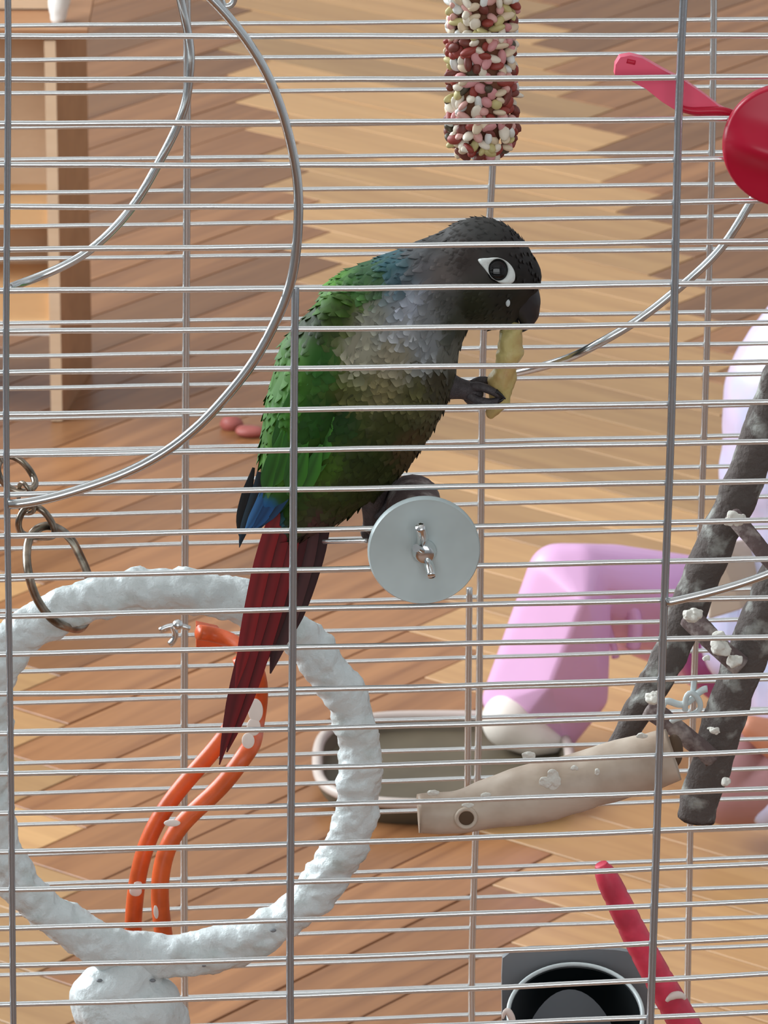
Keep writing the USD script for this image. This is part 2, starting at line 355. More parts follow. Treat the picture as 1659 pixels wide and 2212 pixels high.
for k in (1, 2, 3):
    part(CG, 'horizontal_wire', hwire([150, 1559], [54.5 - 73 * k, 42.5 - 72 * k], BT, BXL, BXR, 0.00086), 'wire', smooth=True)
    part(CG, 'horizontal_wire', hwire([150, 1559], [2164 + 63 * k, 2108 + 62 * k], BT, BXL, BXR, 0.00086), 'wire', smooth=True)
def vwire(pts, t, r, top=True, bottom=True):
    w = [P(x, y, t) for x, y in pts]
    w = list(smoothpath(w, 24))
    if top: w = [w[0] + np.array([0, 0, 0.05])] + w
    if bottom: w = w + [np.array([w[-1][0], w[-1][1], 0.02])]
    return tube(np.array(w), r, 8)
VW = 0.0019
part(CG, 'vertical_wire', vwire([(17, -20), (14, 600), (13, 850), (20, 1400), (24, 1720), (29, 2230)], -VW, 0.00092), 'upright', smooth=True)
part(CG, 'vertical_wire', vwire([(638, 622), (635, 900), (632, 1400), (628, 1800), (627, 2230)], -VW, 0.0011, top=False), 'upright', smooth=True)
part(CG, 'vertical_wire', vwire([(1478, -20), (1466, 250), (1460, 500), (1447, 1000), (1435, 1300), (1425, 1600), (1412, 2000), (1404, 2230)], -VW, 0.00112), 'upright', smooth=True)
part(CG, 'vertical_wire', vwire([(404, -20), (404, 280), (402, 700), (400, 1100), (398, 1500), (400, 2230)], BT - VW, 0.00135), 'wire', smooth=True)
part(CG, 'vertical_wire', vwire([(1066, -20), (1062, 400), (1045, 700), (1040, 1000), (1037, 1290), (1033, 1620), (1024, 1900), (1019, 2230)], BT - VW, 0.00125), 'wire', smooth=True)
part(CG, 'vertical_wire', vwire([(1542, -20), (1530, 640), (1522, 900), (1515, 1100), (1500, 1450), (1490, 1850), (1483, 2230)], BT - VW, 0.0012), 'wire', smooth=True)
part(CG, 'vertical_wire', vwire([(1014, 1270), (1012, 1450), (1010, 1700)], BT - 2.6 * VW, 0.0012, top=False, bottom=False), 'wire', smooth=True)
corners = []
for px, t in ((FXL, 0), (FXR, 0), (BXL, BT), (BXR, BT)):
    p = P(px, 1106, t); corners.append(p)
    part(CG, 'corner_post', tube(np.array([[p[0], p[1], 0.0], [p[0], p[1], 0.84 + 0.12 * (t > 0) + 0.08]]), 0.004, 10), 'wire', smooth=True)
for i, j in ((0, 1), (2, 3), (0, 2), (1, 3)):
    a, b = corners[i].copy(), corners[j].copy(); a[2] = b[2] = 0.02
    part(CG, 'bottom_rail', tube(smoothpath([a, b], 6), 0.003, 8), 'wire', smooth=True)
# curved wires of the cage front
part(CG, 'curved_wire', pxtube([(384, -60), (390, 0), (402, 55), (411, 115), (409, 165), (402, 215), (384, 270), (344, 350), (291, 440), (235, 505), (180, 550), (110, 587), (20, 622)], 9.5, [.012] * 12 + [0.001], 60), 'hoop', smooth=True)
part(CG, 'curved_wire', pxtube([(395, -55), (455, -4), (512, 60), (560, 130), (600, 215), (628, 310), (643, 400), (643, 500), (625, 620), (590, 705), (548, 780), (500, 843), (430, 918), (350, 980), (270, 1022), (180, 1055), (90, 1080), (20, 1090)], 10.5, [-.004] * 17 + [-0.003], 80), 'hoop', smooth=True)
part(CG, 'curved_wire', pxtube([(1668, 330), (1650, 390), (1620, 440), (1570, 520), (1515, 580), (1450, 636), (1380, 690), (1300, 738), (1210, 780), (1120, 805), (1085, 812)], [9.5] * 9 + [8, 6], [.012] * 8 + [.03, .05, .06], 60), 'hoop', smooth=True)
part(CG, 'curved_wire', pxtube([(1800, 1165), (1735, 1205), (1659, 1240), (1560, 1273), (1440, 1302)], 9, -.003, 40), 'hoop', smooth=True)

# ================================================================= BOLT-ON PERCH with washer and wing nut
pc = P(915, 1185, -0.003)
PB = thing('bolt_on_perch', 'short perch bolted through the cage front with a round grey washer and wing nut', 'perch', pc)
axis = -NV
def at_disc(dx, dy, out):   # pixels right and down on the washer's face, metres towards the camera
    return P(915 + dx, 1185 + dy, -0.0048 - out)
s0 = S(0)
R0 = 122 * s0
dc = pc.copy()
part(PB, 'washer', lathe([(0, 0), (R0 * .98, 0), (R0, 0.0004), (R0, 0.0018), (R0 * .975, 0.0026), (R0 * .9, 0.0024), (R0 * .3, 0.0018), (0, 0.0018)], P(915, 1185, -0.0022), axis, 64), 'disc')
core = [P(915, 1185, tt) for tt in (0.0008, 0.012, 0.028, 0.046)]
core = [np.array([p[0] if False else core[0][0] + NV[0] * (i * 0.0151), core[0][1] + NV[1] * (i * 0.0151), core[0][2]]) for i, p in enumerate(core)]
part(PB, 'branch_dowel', displace(tube(smoothpath(core, 30), np.r_[np.linspace(.0082, .0078, 28), .007, .005], 20), .0005, 200, 3), 'barkin', smooth=True)
nut = lathe([(0, 0), (0.0034, 0), (0.0034, 0.0012), (0.0026, 0.0032), (0.0018, 0.0036), (0, 0.0036)], P(916, 1190, -0.0044), axis, 18)
part(PB, 'wing_nut', nut, 'bolt')
def wing(pts, w0, w1):
    return pxtube(pts, [w0, w1, w1 * .8], [-0.0055, -0.0095, -0.0125], 12, 10)
part(PB, 'nut_wing', wing([(908, 1178), (912, 1158), (907, 1138)], 9, 13), 'bolt', smooth=True)
part(PB, 'nut_wing', wing([(919, 1205), (928, 1225), (932, 1245)], 8, 11), 'bolt', smooth=True)
part(PB, 'bolt', pxtube([(912, 1190), (899, 1184)], 9, [-0.006, -0.014], 6, 12), 'bolt')
part(PB, 'bolt_shank', pxtube([(700, 1170), (792, 1168)], 5.5, [0.03, 0.012], 8, 10), 'wire', smooth=True)

# ================================================================= THE PARROT
T0 = 0.042
K = S(T0)
def B(x, y, r, near=0): return (P(x, y, T0 - near * K), r * K)
ANCH = np.array([
 (950,510,66,64,62),(1050,490,60,60,58),(1120,530,44,40,38),(1150,590,26,22,20),(1100,640,36,34,26),(1000,560,58,50,46),(955,590,98,90,86),(915,575,90,88,90),(1020,660,36,40,24),(960,655,74,74,70),(985,700,58,62,54),(900,530,74,76,78),
 (850,560,44,84,92),(800,570,44,92,72),(862,605,56,80,90),(820,610,50,90,70),
 (890,650,162,168,180),(850,640,130,138,142),(930,680,112,114,114),(870,700,146,148,150),(930,750,128,132,134),(800,680,136,138,128),(780,750,152,148,128),(850,765,134,126,104),(960,770,108,110,104),
 (830,830,108,100,64),(900,850,80,78,44),(950,810,58,52,34),(770,850,84,88,48),
 (850,920,58,66,32),(800,980,42,60,24),(880,960,74,58,32),(760,1040,46,62,26),(700,1080,52,66,30),(820,1030,48,58,30),
 (700,780,36,96,34),(680,900,28,82,24),(740,900,24,64,20),(620,880,56,122,40),(600,980,62,122,34),(590,1050,62,116,30),(660,1000,38,88,34),(700,1010,66,108,36),(620,780,66,128,50),
 (720,590,84,154,66),(690,640,64,120,48),(740,650,58,98,36),(685,690,30,52,18),(725,680,48,72,32),(765,620,50,110,60),(650,1110,56,64,34),(545,1120,30,62,96),(520,1165,22,30,36),(578,1100,40,96,150),(536,1050,26,34,32),(690,1125,74,46,42),(620,1080,40,90,36)], float)
def plumage(pts, gain=1.0):
    x, y = proj(pts)
    d2 = (x[:, None] - ANCH[:, 0]) ** 2 + (y[:, None] - ANCH[:, 1]) ** 2
    w = 1 / (d2 + 250) ** 2.2; w /= w.sum(1, keepdims=True)
    c = w @ np.array([lin(c) for c in ANCH[:, 2:]])
    green = np.clip((c[:, 1] - np.maximum(c[:, 0], c[:, 2])) / np.maximum(c[:, 1], .01) * 2.5, 0, 1)[:, None]
    c = c * np.hstack([1 + .25 * green, np.ones_like(green), 1 - .45 * green])
    return np.clip(c * gain * (1 - .22 * green), 0.002, 0.9)
bt = thing('parrot', 'green-winged parrot with a dark head and white eye ring eating on the bolted perch', 'bird', P(800, 1060, T0))
chains = [
 [B(1035,586,116), B(1108,598,62)], [B(1035,586,116), B(1065,648,66)], [B(1000,590,100), B(925,615,95), B(800,690,118)], [B(950,630,92), B(885,715,112, 15)],
 [B(925,615,90), B(885,715,112, 15), B(822,800,160, 10)], [B(798,690,118), B(815,795,166), B(768,885,152), B(726,980,122), B(695,1045,92), B(655,1105,55), B(640,1140,30)],
 [B(860,860,100, 20), B(820,950,85, 25), B(780,1030,58, 25)]]
body = blob(chains, 0.0017, 14)
body = displace(body, .0004, 260, 5)
GAIN = 0.95
pb = part(bt, 'body', body, 'plumage', col=plumage(body.vertices, GAIN))
# wing: a folded shell lying over the flank, its tip past the tail's root
wing_m = blob([[B(735,700,66,70), B(712,780,92,62), B(670,880,92,58), B(640,970,72,50), B(604,1050,44,42), B(570,1105,24,36), B(545,1140,13,32)],
               [B(735,700,66,70), B(668,770,66,40), B(634,880,62,36), B(612,980,52,36)]], 0.0017, 14)
wg = part(bt, 'wing', wing_m, 'plumage', col=plumage(wing_m.vertices, GAIN))

def leaf(rows=6, cols=3, prof=None):
    u = np.linspace(0, 1, rows); prof = prof or (lambda q: np.interp(q, [0, .25, .6, .85, 1], [.35, .8, 1, .75, .12]))
    vs = [(uu, (c / (cols - 1) * 2 - 1) * prof(uu)) for uu in u for c in range(cols)]
    fs = []
    for i in range(rows - 1):
        for j in range(cols - 1):
            a = i * cols + j; fs += [(a, a + cols, a + cols + 1), (a, a + cols + 1, a + 1)]
    return np.array(vs), np.array(fs)
LV, LF = leaf()
def feathers(skin, n, length, width, flow, lift, seed, tipfn, gain, keep=None):
    pts, fi = trimesh.sample.sample_surface_even(skin, n, seed=seed)
    nor = skin.face_normals[fi]; r = np.random.default_rng(seed)
    V, Fs, Cc = [], [], []
    if keep is not None:
        ok = keep(*proj(pts)); pts, nor = pts[ok], nor[ok]
    px, py = proj(pts); base = plumage(pts, gain)
    for i in range(len(pts)):
        d = flow(px[i], py[i]); d = d - nor[i] * (d @ nor[i]); q = np.linalg.norm(d)
        if q < 0.15: continue
        d /= q; s = np.cross(nor[i], d)
        a = r.normal(0, .16); d, s = d * math.cos(a) + s * math.sin(a), s * math.cos(a) - d * math.sin(a)
        L, W = length(px[i], py[i]) * r.uniform(.85, 1.15), width(px[i], py[i]) * r.uniform(.85, 1.15)
        u, v = LV[:, 0], LV[:, 1]
        p = pts[i] + np.outer((u - .35) * L, d) + np.outer(v * W / 2, s) + np.outer((lift * (-.5 + 1.5 * u) - .18 * W * v * v) , nor[i])
        tone = r.uniform(.82, 1.2)
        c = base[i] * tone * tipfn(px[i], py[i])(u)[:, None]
        k = len(V) * len(LV); V.append(p); Fs.append(LF + k); Cc.append(np.clip(c, .002, .95))
    return trimesh.Trimesh(np.vstack(V), np.vstack(Fs), process=False), np.vstack(Cc)
def vec(dx, dy): return RT * dx - UP * dy
def flow_body(x, y):
    head = np.clip((x - 900) / 120, 0, 1) * np.clip((760 - y) / 80, 0, 1)
    d = vec(-.42, .9) * (1 - head) + vec(-.95, .25) * head
    return d / np.linalg.norm(d)
def is_breast(x, y): return (x > 745) & (y > 610) & (y < 880) & (x + .35 * y < 1235)
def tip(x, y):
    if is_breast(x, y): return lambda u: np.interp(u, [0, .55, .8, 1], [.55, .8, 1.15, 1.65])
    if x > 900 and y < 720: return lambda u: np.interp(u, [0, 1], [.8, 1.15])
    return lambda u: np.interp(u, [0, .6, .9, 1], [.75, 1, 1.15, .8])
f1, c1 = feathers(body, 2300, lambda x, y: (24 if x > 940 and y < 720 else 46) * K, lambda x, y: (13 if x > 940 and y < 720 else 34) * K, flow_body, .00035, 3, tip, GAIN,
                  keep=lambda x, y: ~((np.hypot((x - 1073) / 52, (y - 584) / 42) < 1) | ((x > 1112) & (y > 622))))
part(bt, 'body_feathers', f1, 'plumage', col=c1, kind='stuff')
f2, c2 = feathers(wing_m, 420, lambda x, y: 50 * K + max(0, y - 850) * .12 * K, lambda x, y: 36 * K, lambda x, y: vec(-.32, .95), .0003, 5, tip, GAIN, keep=lambda x, y: y < 1045 - (x < 560) * 60)
part(wg, 'covert_feathers', f2, 'plumage', col=c2, kind='stuff')

def blade(path, w_px, nears, colA, colB, n=14, thick=.00035, split=.5, tilt=0.0):
    """a long flight feather through pixel points: two vanes rising to a shaft, rounded tip; w_px widths along it"""
    w = smoothpath([P(x, y, T0 - nr * K) for (x, y), nr in zip(path, nears)], n)
    wd = np.interp(np.linspace(0, 1, n), np.linspace(0, 1, len(w_px)), w_px) * K
    wd = wd * np.r_[np.ones(n - 3), .86, .6, .12]
    tan = np.gradient(w, axis=0); tan /= np.linalg.norm(tan, axis=1, keepdims=True)
    V, C = [], []
    cA, cB = lin(colA), lin(colB)
    for i in range(n):
        s = np.cross(FW, tan[i]); s /= np.linalg.norm(s); nn = np.cross(tan[i], s)
        nn = nn if nn @ FW < 0 else -nn
        s = s * math.cos(tilt) + nn * math.sin(tilt)
        for q, h in ((-1, 0), (-.5, .35), (0, .8), (.5, .35), (1, 0)):
            V.append(w[i] + s * q * wd[i] / 2 + nn * h * wd[i] * .10)
        for q in (-1, -.5, 0, .5, 1):
            mixf = np.clip((q + 1) / 2 * .9 + (i / n - .5) * .5, 0, 1); C.append((cA * (1 - mixf) + cB * mixf) * (0.6 if q == 0 else 1))
    back = len(V); V += [v + FW * thick for v in V]; C += C
    Fs = []
    for i in range(n - 1):
        for j in range(4):
            a = i * 5 + j; b = a + 5
            Fs += [(a, a + 1, b + 1), (a, b + 1, b), (back + a, back + b + 1, back + a + 1), (back + a, back + b, back + b + 1)]
        for j, sgn in ((0, 1), (4, -1)):
            a = i * 5 + j; b = a + 5
            q = [(a, b, back + b), (a, back + b, back + a)]
            Fs += q if sgn > 0 else [x[::-1] for x in q]
    return trimesh.Trimesh(np.array(V), np.array(Fs), process=False), np.array(C)
def flight(parent, name, *a, label=None, **k):
    me, c = blade(*a, **k); return part(parent, name, me, 'flight', col=c, label=label)
MR, MD, MB = (128, 30, 36), (70, 20, 26), (58, 34, 38)
for path, w, nr, ca, cb in [
  ([(700,1085),(672,1230),(640,1330),(612,1400)], (40,44,36,20), (2,-8,-14,-18), MB, MB),
  ([(672,1090),(640,1260),(608,1370),(584,1455)], (48,54,48,26), (4,-4,-10,-14), (84,52,54), MB),
  ([(655,1095),(612,1270),(572,1400),(548,1480)], (46,50,44,26), (8,2,-6,-8), MD, MB),
  ([(640,1095),(590,1300),(545,1460),(490,1625)], (44,52,44,24), (12,8,4,2), MR, MD),
  ([(622,1090),(568,1290),(527,1440),(474,1652)], (40,50,42,22), (16,13,11,10), MR, (86, 22, 28)),
  ([(606,1095),(566,1220),(538,1350),(508,1490)], (34,38,34,20), (20,18,16,14), (146,36,40), MR)]:
    flight(bt, 'tail_feather', path, w, nr, ca, cb, label='long maroon tail feather' if ca == MR else None)
BL, BK, BG = (36, 92, 150), (22, 26, 30), (60, 110, 160)
for path, w, nr, ca, cb in [
  ([(548,1010),(532,1070),(520,1130),(519,1165)], (6,22,24,12), (58,50,44,42), BK, BK),
  ([(566,1020),(548,1085),(530,1135),(517,1183)], (22,26,22,10), (64,56,50,46), BK, (40, 60, 74)),
  ([(588,1030),(566,1085),(545,1125),(528,1150)], (26,28,26,14), (70,64,58,54), BL, BG),
  ([(606,1030),(584,1090),(562,1125),(544,1146)], (26,28,24,14), (76,70,64,60), BL, (24, 56, 96)),
  ([(626,1030),(604,1085),(582,1115),(562,1136)], (26,28,24,12), (80,74,68,64), (28, 70, 110), BK)]:
    flight(wg, 'primary_feather', path, w, nr, ca, cb, label='blue flight feather' if ca == BL else None)
G1, G2 = (62, 128, 40), (30, 84, 26)
for x0, y0, x1, y1 in [(700,840,650,985),(668,830,620,985),(640,820,594,985),(720,900,672,1030),(668,900,616,1045),(640,900,590,1050),(612,930,570,1060),(694,960,650,1060),(664,965,622,1070)]:
    flight(wg, 'secondary_feather', [(x0,y0),((x0+x1)/2+3,(y0+y1)/2),(x1,y1)], (8,40,36), (150 - abs(x0-690)*.3, 138 - abs(x0-690)*.3, 118 - abs(x0-690)*.3), G1, G2)
# beak
ub = blob([[B(1118,632,46), B(1131,650,37), B(1140,676,25), B(1138,698,14), B(1128,712,6)]], .0009, 5)
part(bt, 'upper_beak', ub, 'beak', smooth=True, label='dark hooked upper beak')
lb = blob([[B(1072,672,26), B(1100,692,18), B(1114,700,8)]], .0009, 5)
part(bt, 'lower_beak', lb, 'beak', smooth=True)
# eye, set on the head's surface as seen along the ray
def hit(x, y):
    loc, _, _ = body.ray.intersects_location([CAM], [ray(x, y)])
    return loc[np.argmin(np.linalg.norm(loc - CAM, axis=1))]
part(bt, 'nostril', ico(hit(1097, 654) - FW * 2 * K, (5 * K, 5 * K, 9 * K), 2), 'rim', smooth=True, label='pale nostril')
ec = hit(1073, 584); en = -FW * .75 + (ec - P(1035, 586, T0)) / np.linalg.norm(ec - P(1035, 586, T0)) * .5; en /= np.linalg.norm(en)
ex = RT - en * (RT @ en); ex /= np.linalg.norm(ex); ey = np.cross(en, ex)
if ey @ UP < 0: ey = -ey
outl = np.array([(1033,561),(1050,558),(1072,557),(1092,564),(1106,578),(1112,596),(1108,609),(1092,613),(1074,608),(1058,596),(1044,578)], float)
innr_r = 19.0
def ring_pts(o): return [(x - 1073) * K * ex - (y - 584) * K * ey for x, y in o]
ang = np.linspace(0, 2 * np.pi, 48, endpoint=False)
op = np.vstack([outl, outl[:1]]); dd = np.r_[0, np.cumsum(np.linalg.norm(np.diff(op, axis=0), axis=1))]
oc = CubicSpline(dd, op, bc_type='periodic')(np.linspace(0, dd[-1], 48, endpoint=False))
ca = np.arctan2(oc[:, 1] - 584, oc[:, 0] - 1075)
ic = np.column_stack([1075 + (20.5) * np.cos(ca), 583 + 23 * np.sin(ca)])
rings = []
for f_, h in ((0.0, -.0012), (0.02, .0010), (.25, .0016), (.6, .0019), (.95, .0014), (1, .0002)):
    o = oc * (1 - f_) + ic * f_; rings.append([ec + a + en * h for a in ring_pts(o)])
Vr = np.vstack(rings); Fr = []
for i in range(5):
    for k in range(48):
        a, b = i * 48 + k, i * 48 + (k + 1) % 48; Fr += [(a, a + 48, b), (b, a + 48, b + 48)]
er = trimesh.Trimesh(Vr, Fr, process=False)
if (er.face_normals @ en).mean() < 0: er.invert()
part(bt, 'eye_ring', er, 'eyering', smooth=True, label='bare white skin around the eye')
eye = ico((0, 0, 0), 1, 3); eye.vertices = eye.vertices @ np.array([ex * 23 * K, ey * 25 * K, en * 13 * K]) + ec + ex * 2 * K + en * .0002
part(bt, 'eye', eye, 'eye', smooth=True, label='black eye')
# legs: one on the perch, one raised with food
lg = blob([[B(800,1030,46,25), B(805,1075,27,18), B(800,1112,17,6), B(800,1138,15,0)]], .001, 4)
part(bt, 'leg', lg, 'skin', smooth=True)
ft = part(bt, 'foot', blob([[B(800,1130,17,-4), B(842,1068,15,-16)]], .001, 3), 'skin', smooth=True)
for k, (path, nr) in enumerate([([(812,1120),(838,1088),(868,1052),(905,1040),(942,1056)], (20,14,2,-6,-10)), ([(806,1122),(822,1076),(850,1046),(888,1036)], (-4,-10,-18,-26)), ([(800,1138),(812,1150),(836,1140)], (10,4,0)), ([(796,1136),(790,1156),(808,1168)], (-14,-16,-10))]):
    part(ft, 'toe', tube(smoothpath([P(x, y, T0 - nn * K) for (x, y), nn in zip(path, nr)], 16), np.linspace(13, 6, 16) * K, 10), 'skin', smooth=True)
lg2 = blob([[B(880,835,55,30), B(945,828,36,34), B(985,838,24,36), B(1008,842,20,36)]], .001, 4)
part(bt, 'leg', lg2, 'skin', smooth=True, label='raised leg')
ft2 = part(bt, 'foot', blob([[B(1000,842,21,36), B(1028,850,17,34)]], .001, 3), 'skin', smooth=True, label='raised foot closed on food')
for path, nr in [([(1018,838),(1046,838),(1072,850),(1082,856)], (40,52,54,44)), ([(1012,852),(1036,866),(1064,868),(1078,862)], (44,56,58,48)), ([(1016,836),(1040,822),(1066,826)], (22,10,6)), ([(1010,856),(1030,874),(1050,878)], (20,8,2))]:
    tt = part(ft2, 'toe', tube(smoothpath([P(x, y, T0 - nn * K) for (x, y), nn in zip(path, nr)], 14), np.linspace(11.5, 7, 14) * K, 10), 'skin', smooth=True)
for path in ([(1070,846),(1082,854),(1092,862)], [(1066,866),(1080,866),(1090,858)]):
    part(ft2, 'claw', tube(smoothpath([P(x, y, T0 - 56 * K) for x, y in path], 10), np.linspace(7, 1.5, 10) * K, 8), 'claw', smooth=True)
food = displace(blob([[B(1104,722,24,20), B(1102,760,27,24), B(1090,800,26,26), B(1082,838,30,24), B(1080,866,22,22), B(1062,890,12,20)]], .001, 4), .0012, 260, 9)
single('food_piece', 'pale yellow curved piece of dried food held between beak and raised foot', 'food', food, 'food', True)

# ================================================================= SEED STICK
sc = P(1040, 0, 0.1); ST = thing('seed_stick', 'hanging seed stick crusted with cream, pink and red seeds', 'bird food', sc)
t_s = 0.1; ks = S(t_s)
axis_pts = [P(1040, y, t_s) for y in (-170, -60, 60, 180, 290, 328)]
part(ST, 'core', tube(smoothpath(axis_pts, 20), np.r_[np.full(17, 58), 50, 38, 15] * ks, 20), 'core', smooth=True)
part(ST, 'hanging_wire', tube(np.array([P(1040, -165, t_s), P(1040, -420, t_s)]), 0.0008, 8), 'wire')
unit = trimesh.creation.icosphere(subdivisions=1)
sr = np.random.default_rng(12)
zdir = np.array([0, 0, 1.0]); toward = -NV; side = np.cross(zdir, toward)
ns = 0; tries = []
while ns < 265:
    yy = sr.uniform(-60, 335); an = sr.uniform(-1.75, 1.75)
    rad = sr.uniform(61, 72) * (1 if yy < 280 else math.sqrt(max(0.05, 1 - ((yy - 280) / 62) ** 2)))
    c = P(1040, yy, t_s) + (toward * math.cos(an) + side * math.sin(an)) * rad * ks
    if any(np.linalg.norm(c - q) < 12.5 * ks for q in tries):
        if sr.random() > .03: continue
    tries.append(c); ns += 1
    sz = np.array([sr.uniform(9, 13), sr.uniform(6.5, 10), sr.uniform(12, 22)]) * ks
    Rm = trimesh.transformations.random_rotation_matrix(sr.random(3))[:3, :3]
    sm = trimesh.Trimesh((unit.vertices * sz) @ Rm.T + c, unit.faces, process=False)
    band = int(yy // 38) % 2
    pr = np.array([.24, .16, .12, .10, .08, .10, .06, .10, .04]) if band else np.array([.12, .10, .16, .18, .16, .06, .12, .06, .04])
    part(ST, 'seed', sm, f'seed{sr.choice(9, p=pr / pr.sum())}', smooth=True)

# ================================================================= RING PERCH (white crust) and its link chain
t_r = 0.13; kr = S(t_r)
cl = [(-18, 1560), (0, 1425), (75, 1352), (180, 1300), (280, 1280), (370, 1274), (470, 1286), (560, 1320), (650, 1378), (715, 1455), (758, 1540), (776, 1625), (776, 1700), (764, 1780), (728, 1860), (668, 1940), (600, 1995), (520, 2035), (430, 2058), (330, 2066), (230, 2044), (140, 1995), (60, 1930), (0, 1830), (-22, 1700)]
pts = np.array([P(x, y, t_r) for x, y in cl]); pp = np.vstack([pts, pts[:1]])
dd = np.r_[0, np.cumsum(np.linalg.norm(np.diff(pp, axis=0), axis=1))]
path = CubicSpline(dd, pp, bc_type='periodic')(np.linspace(0, dd[-1], 420, endpoint=False))
ringm = displace(tube(path, 47 * kr, 32, closed=True), .0019, 170, 21, 2)
ringm = displace(ringm, .0008, 430, 5, 2)
RG = thing('ring_perch', 'large round perch ring with a rough white crust hanging behind the tail', 'perch', P(370, 2066, t_r))
part(RG, 'ring', ringm, 'plaited', smooth=True)
knot = displace(blob([[(P(300, 2100, t_r), 55 * kr), (P(240, 2165, t_r), 92 * kr), (P(300, 2190, t_r), 100 * kr), (P(350, 2200, t_r), 60 * kr)]], .0018, 6), .0016, 150, 8)
part(RG, 'knot', knot, 'plaited', smooth=True, label='lumpy white knot under the ring')
for x, y in ((440, 2085), (330, 2118), (590, 2010), (700, 1905), (215, 2118)):
    part(RG, 'stain', ico(P(x, y, t_r - 46 * kr), (7 * kr, 5 * kr, 4 * kr), 1), 'greyplate', smooth=True)
LK = thing('link_chain', 'dark steel chain of rings and a pear link around the white perch ring', 'chain', P(110, 1200, t_r))
def loop(pts, ts, r, n=70):
    w = np.array([P(x, y, t) for (x, y), t in zip(pts, ts)]); w = np.vstack([w, w[:1]])
    d = np.r_[0, np.cumsum(np.linalg.norm(np.diff(w, axis=0), axis=1))]
    return tube(CubicSpline(d, w, bc_type='periodic')(np.linspace(0, d[-1], n, endpoint=False)), r, 12, closed=True)
a, b = t_r - .012, t_r + .012
part(LK, 'pear_link', loop([(100,1136),(72,1150),(58,1190),(62,1240),(78,1290),(105,1330),(150,1356),(186,1342),(196,1300),(192,1250),(170,1195),(140,1152)], [t_r, t_r-.002, t_r-.006, a, a, a, t_r - .004, t_r + .008, b, b, t_r + .008, t_r + .002], 9.5 * kr), 'bronze', smooth=True)
part(LK, 'small_link', loop([(60,1095),(42,1120),(52,1155),(85,1160),(118,1150),(108,1122),(88,1100)], [t_r]*2+[t_r+.002]*2+[t_r-.003]*3, 7.5 * kr), 'bronze', smooth=True)
part(LK, 'small_link', loop([(20,985),(50,1000),(72,1030),(68,1056),(45,1062),(15,1050),(-5,1015)], [t_r+.004]*3+[t_r-.002]*4, 7.5 * kr), 'bronze', smooth=True)
part(LK, 'small_link', loop([(55,1048),(70,1075),(66,1108),(48,1104),(40,1072)], [t_r-.006,t_r-.006,t_r,t_r+.004,t_r+.002], 5 * kr), 'bronze', smooth=True)
part(LK, 'hanging_link', tube(smoothpath([P(5, 1000, t_r), P(-60, 860, t_r), P(-90, 500, t_r), P(-90, -300, t_r)], 20), 5 * kr, 8), 'bronze', smooth=True)

# ================================================================= ORANGE LOOP
t_o = 0.2; ko = S(t_o)
OR = thing('orange_loop', 'worn orange plastic double loop hanging below the tail', 'bird toy', P(320, 2050, t_o))
part(OR, 'tube', pxtube([(520,1420),(528,1480),(512,1545),(470,1610),(425,1662),(375,1722),(332,1790),(306,1860),(292,1940),(288,2000),(292,2060)], 19, t_o, 60, 14), 'orange', smooth=True)
part(OR, 'tube', pxtube([(430,1366),(490,1380),(540,1420),(562,1480),(556,1555),(530,1630),(480,1695),(428,1745),(382,1795),(356,1850),(346,1910),(348,1975),(360,2070)], [17]*5+[20]*8, [t_o+.02]*2+[t_o+.012]*3+[t_o-.012]*8, 70, 14), 'orange', smooth=True)
part(OR, 'flag', prism([(424,1350),(470,1360),(502,1398),(424,1402)], t_o + .03, t_o + .034), 'orange', label='flat orange tab')
for x, y, rx, ry in ((552,1535,14,24),(548,1570,13,18),(536,1600,12,16),(344,1968,11,20),(293,1925,12,11),(298,1910,8,7),(372,1778,16,7)):
    part(OR, 'worn_patch', ico(P(x, y, t_o - .012 - .0028 * (x > 320) * 0 - 15 * ko * (x > 320) if x > 320 else t_o - 17 * ko), (rx * 1.15 * ko, 4 * ko, ry * 1.15 * ko), 3), 'fleck', smooth=True, label='white worn patch')
single('cage_clip', 'small silver clip on the rear cage wire above the orange loop', 'clip', trimesh.util.concatenate([pxtube([(345,1362),(372,1352),(410,1358)], 6, .44, 14), pxtube([(372,1352),(378,1376),(366,1392)], 7, .44, 12), ico(P(384, 1350, .438), 12 * S(.44), 2)]), 'bolt', True)
single('cage_tie', 'small silver tie on the rear cage wire halfway down the orange loop', 'clip', trimesh.util.concatenate([pxtube([(390,1752),(412,1748),(428,1740)], 8, .44, 14), pxtube([(404,1764),(416,1740)], 6, .438, 10)]), 'bolt', True)
single('cage_hook', 'small silver hook at the top edge beside the big curved wire', 'hook', pxtube([(480,-40),(478,-5),(488,14),(500,10),(506,-12),(512,-50)], 7, .03, 24), 'hoop', True)

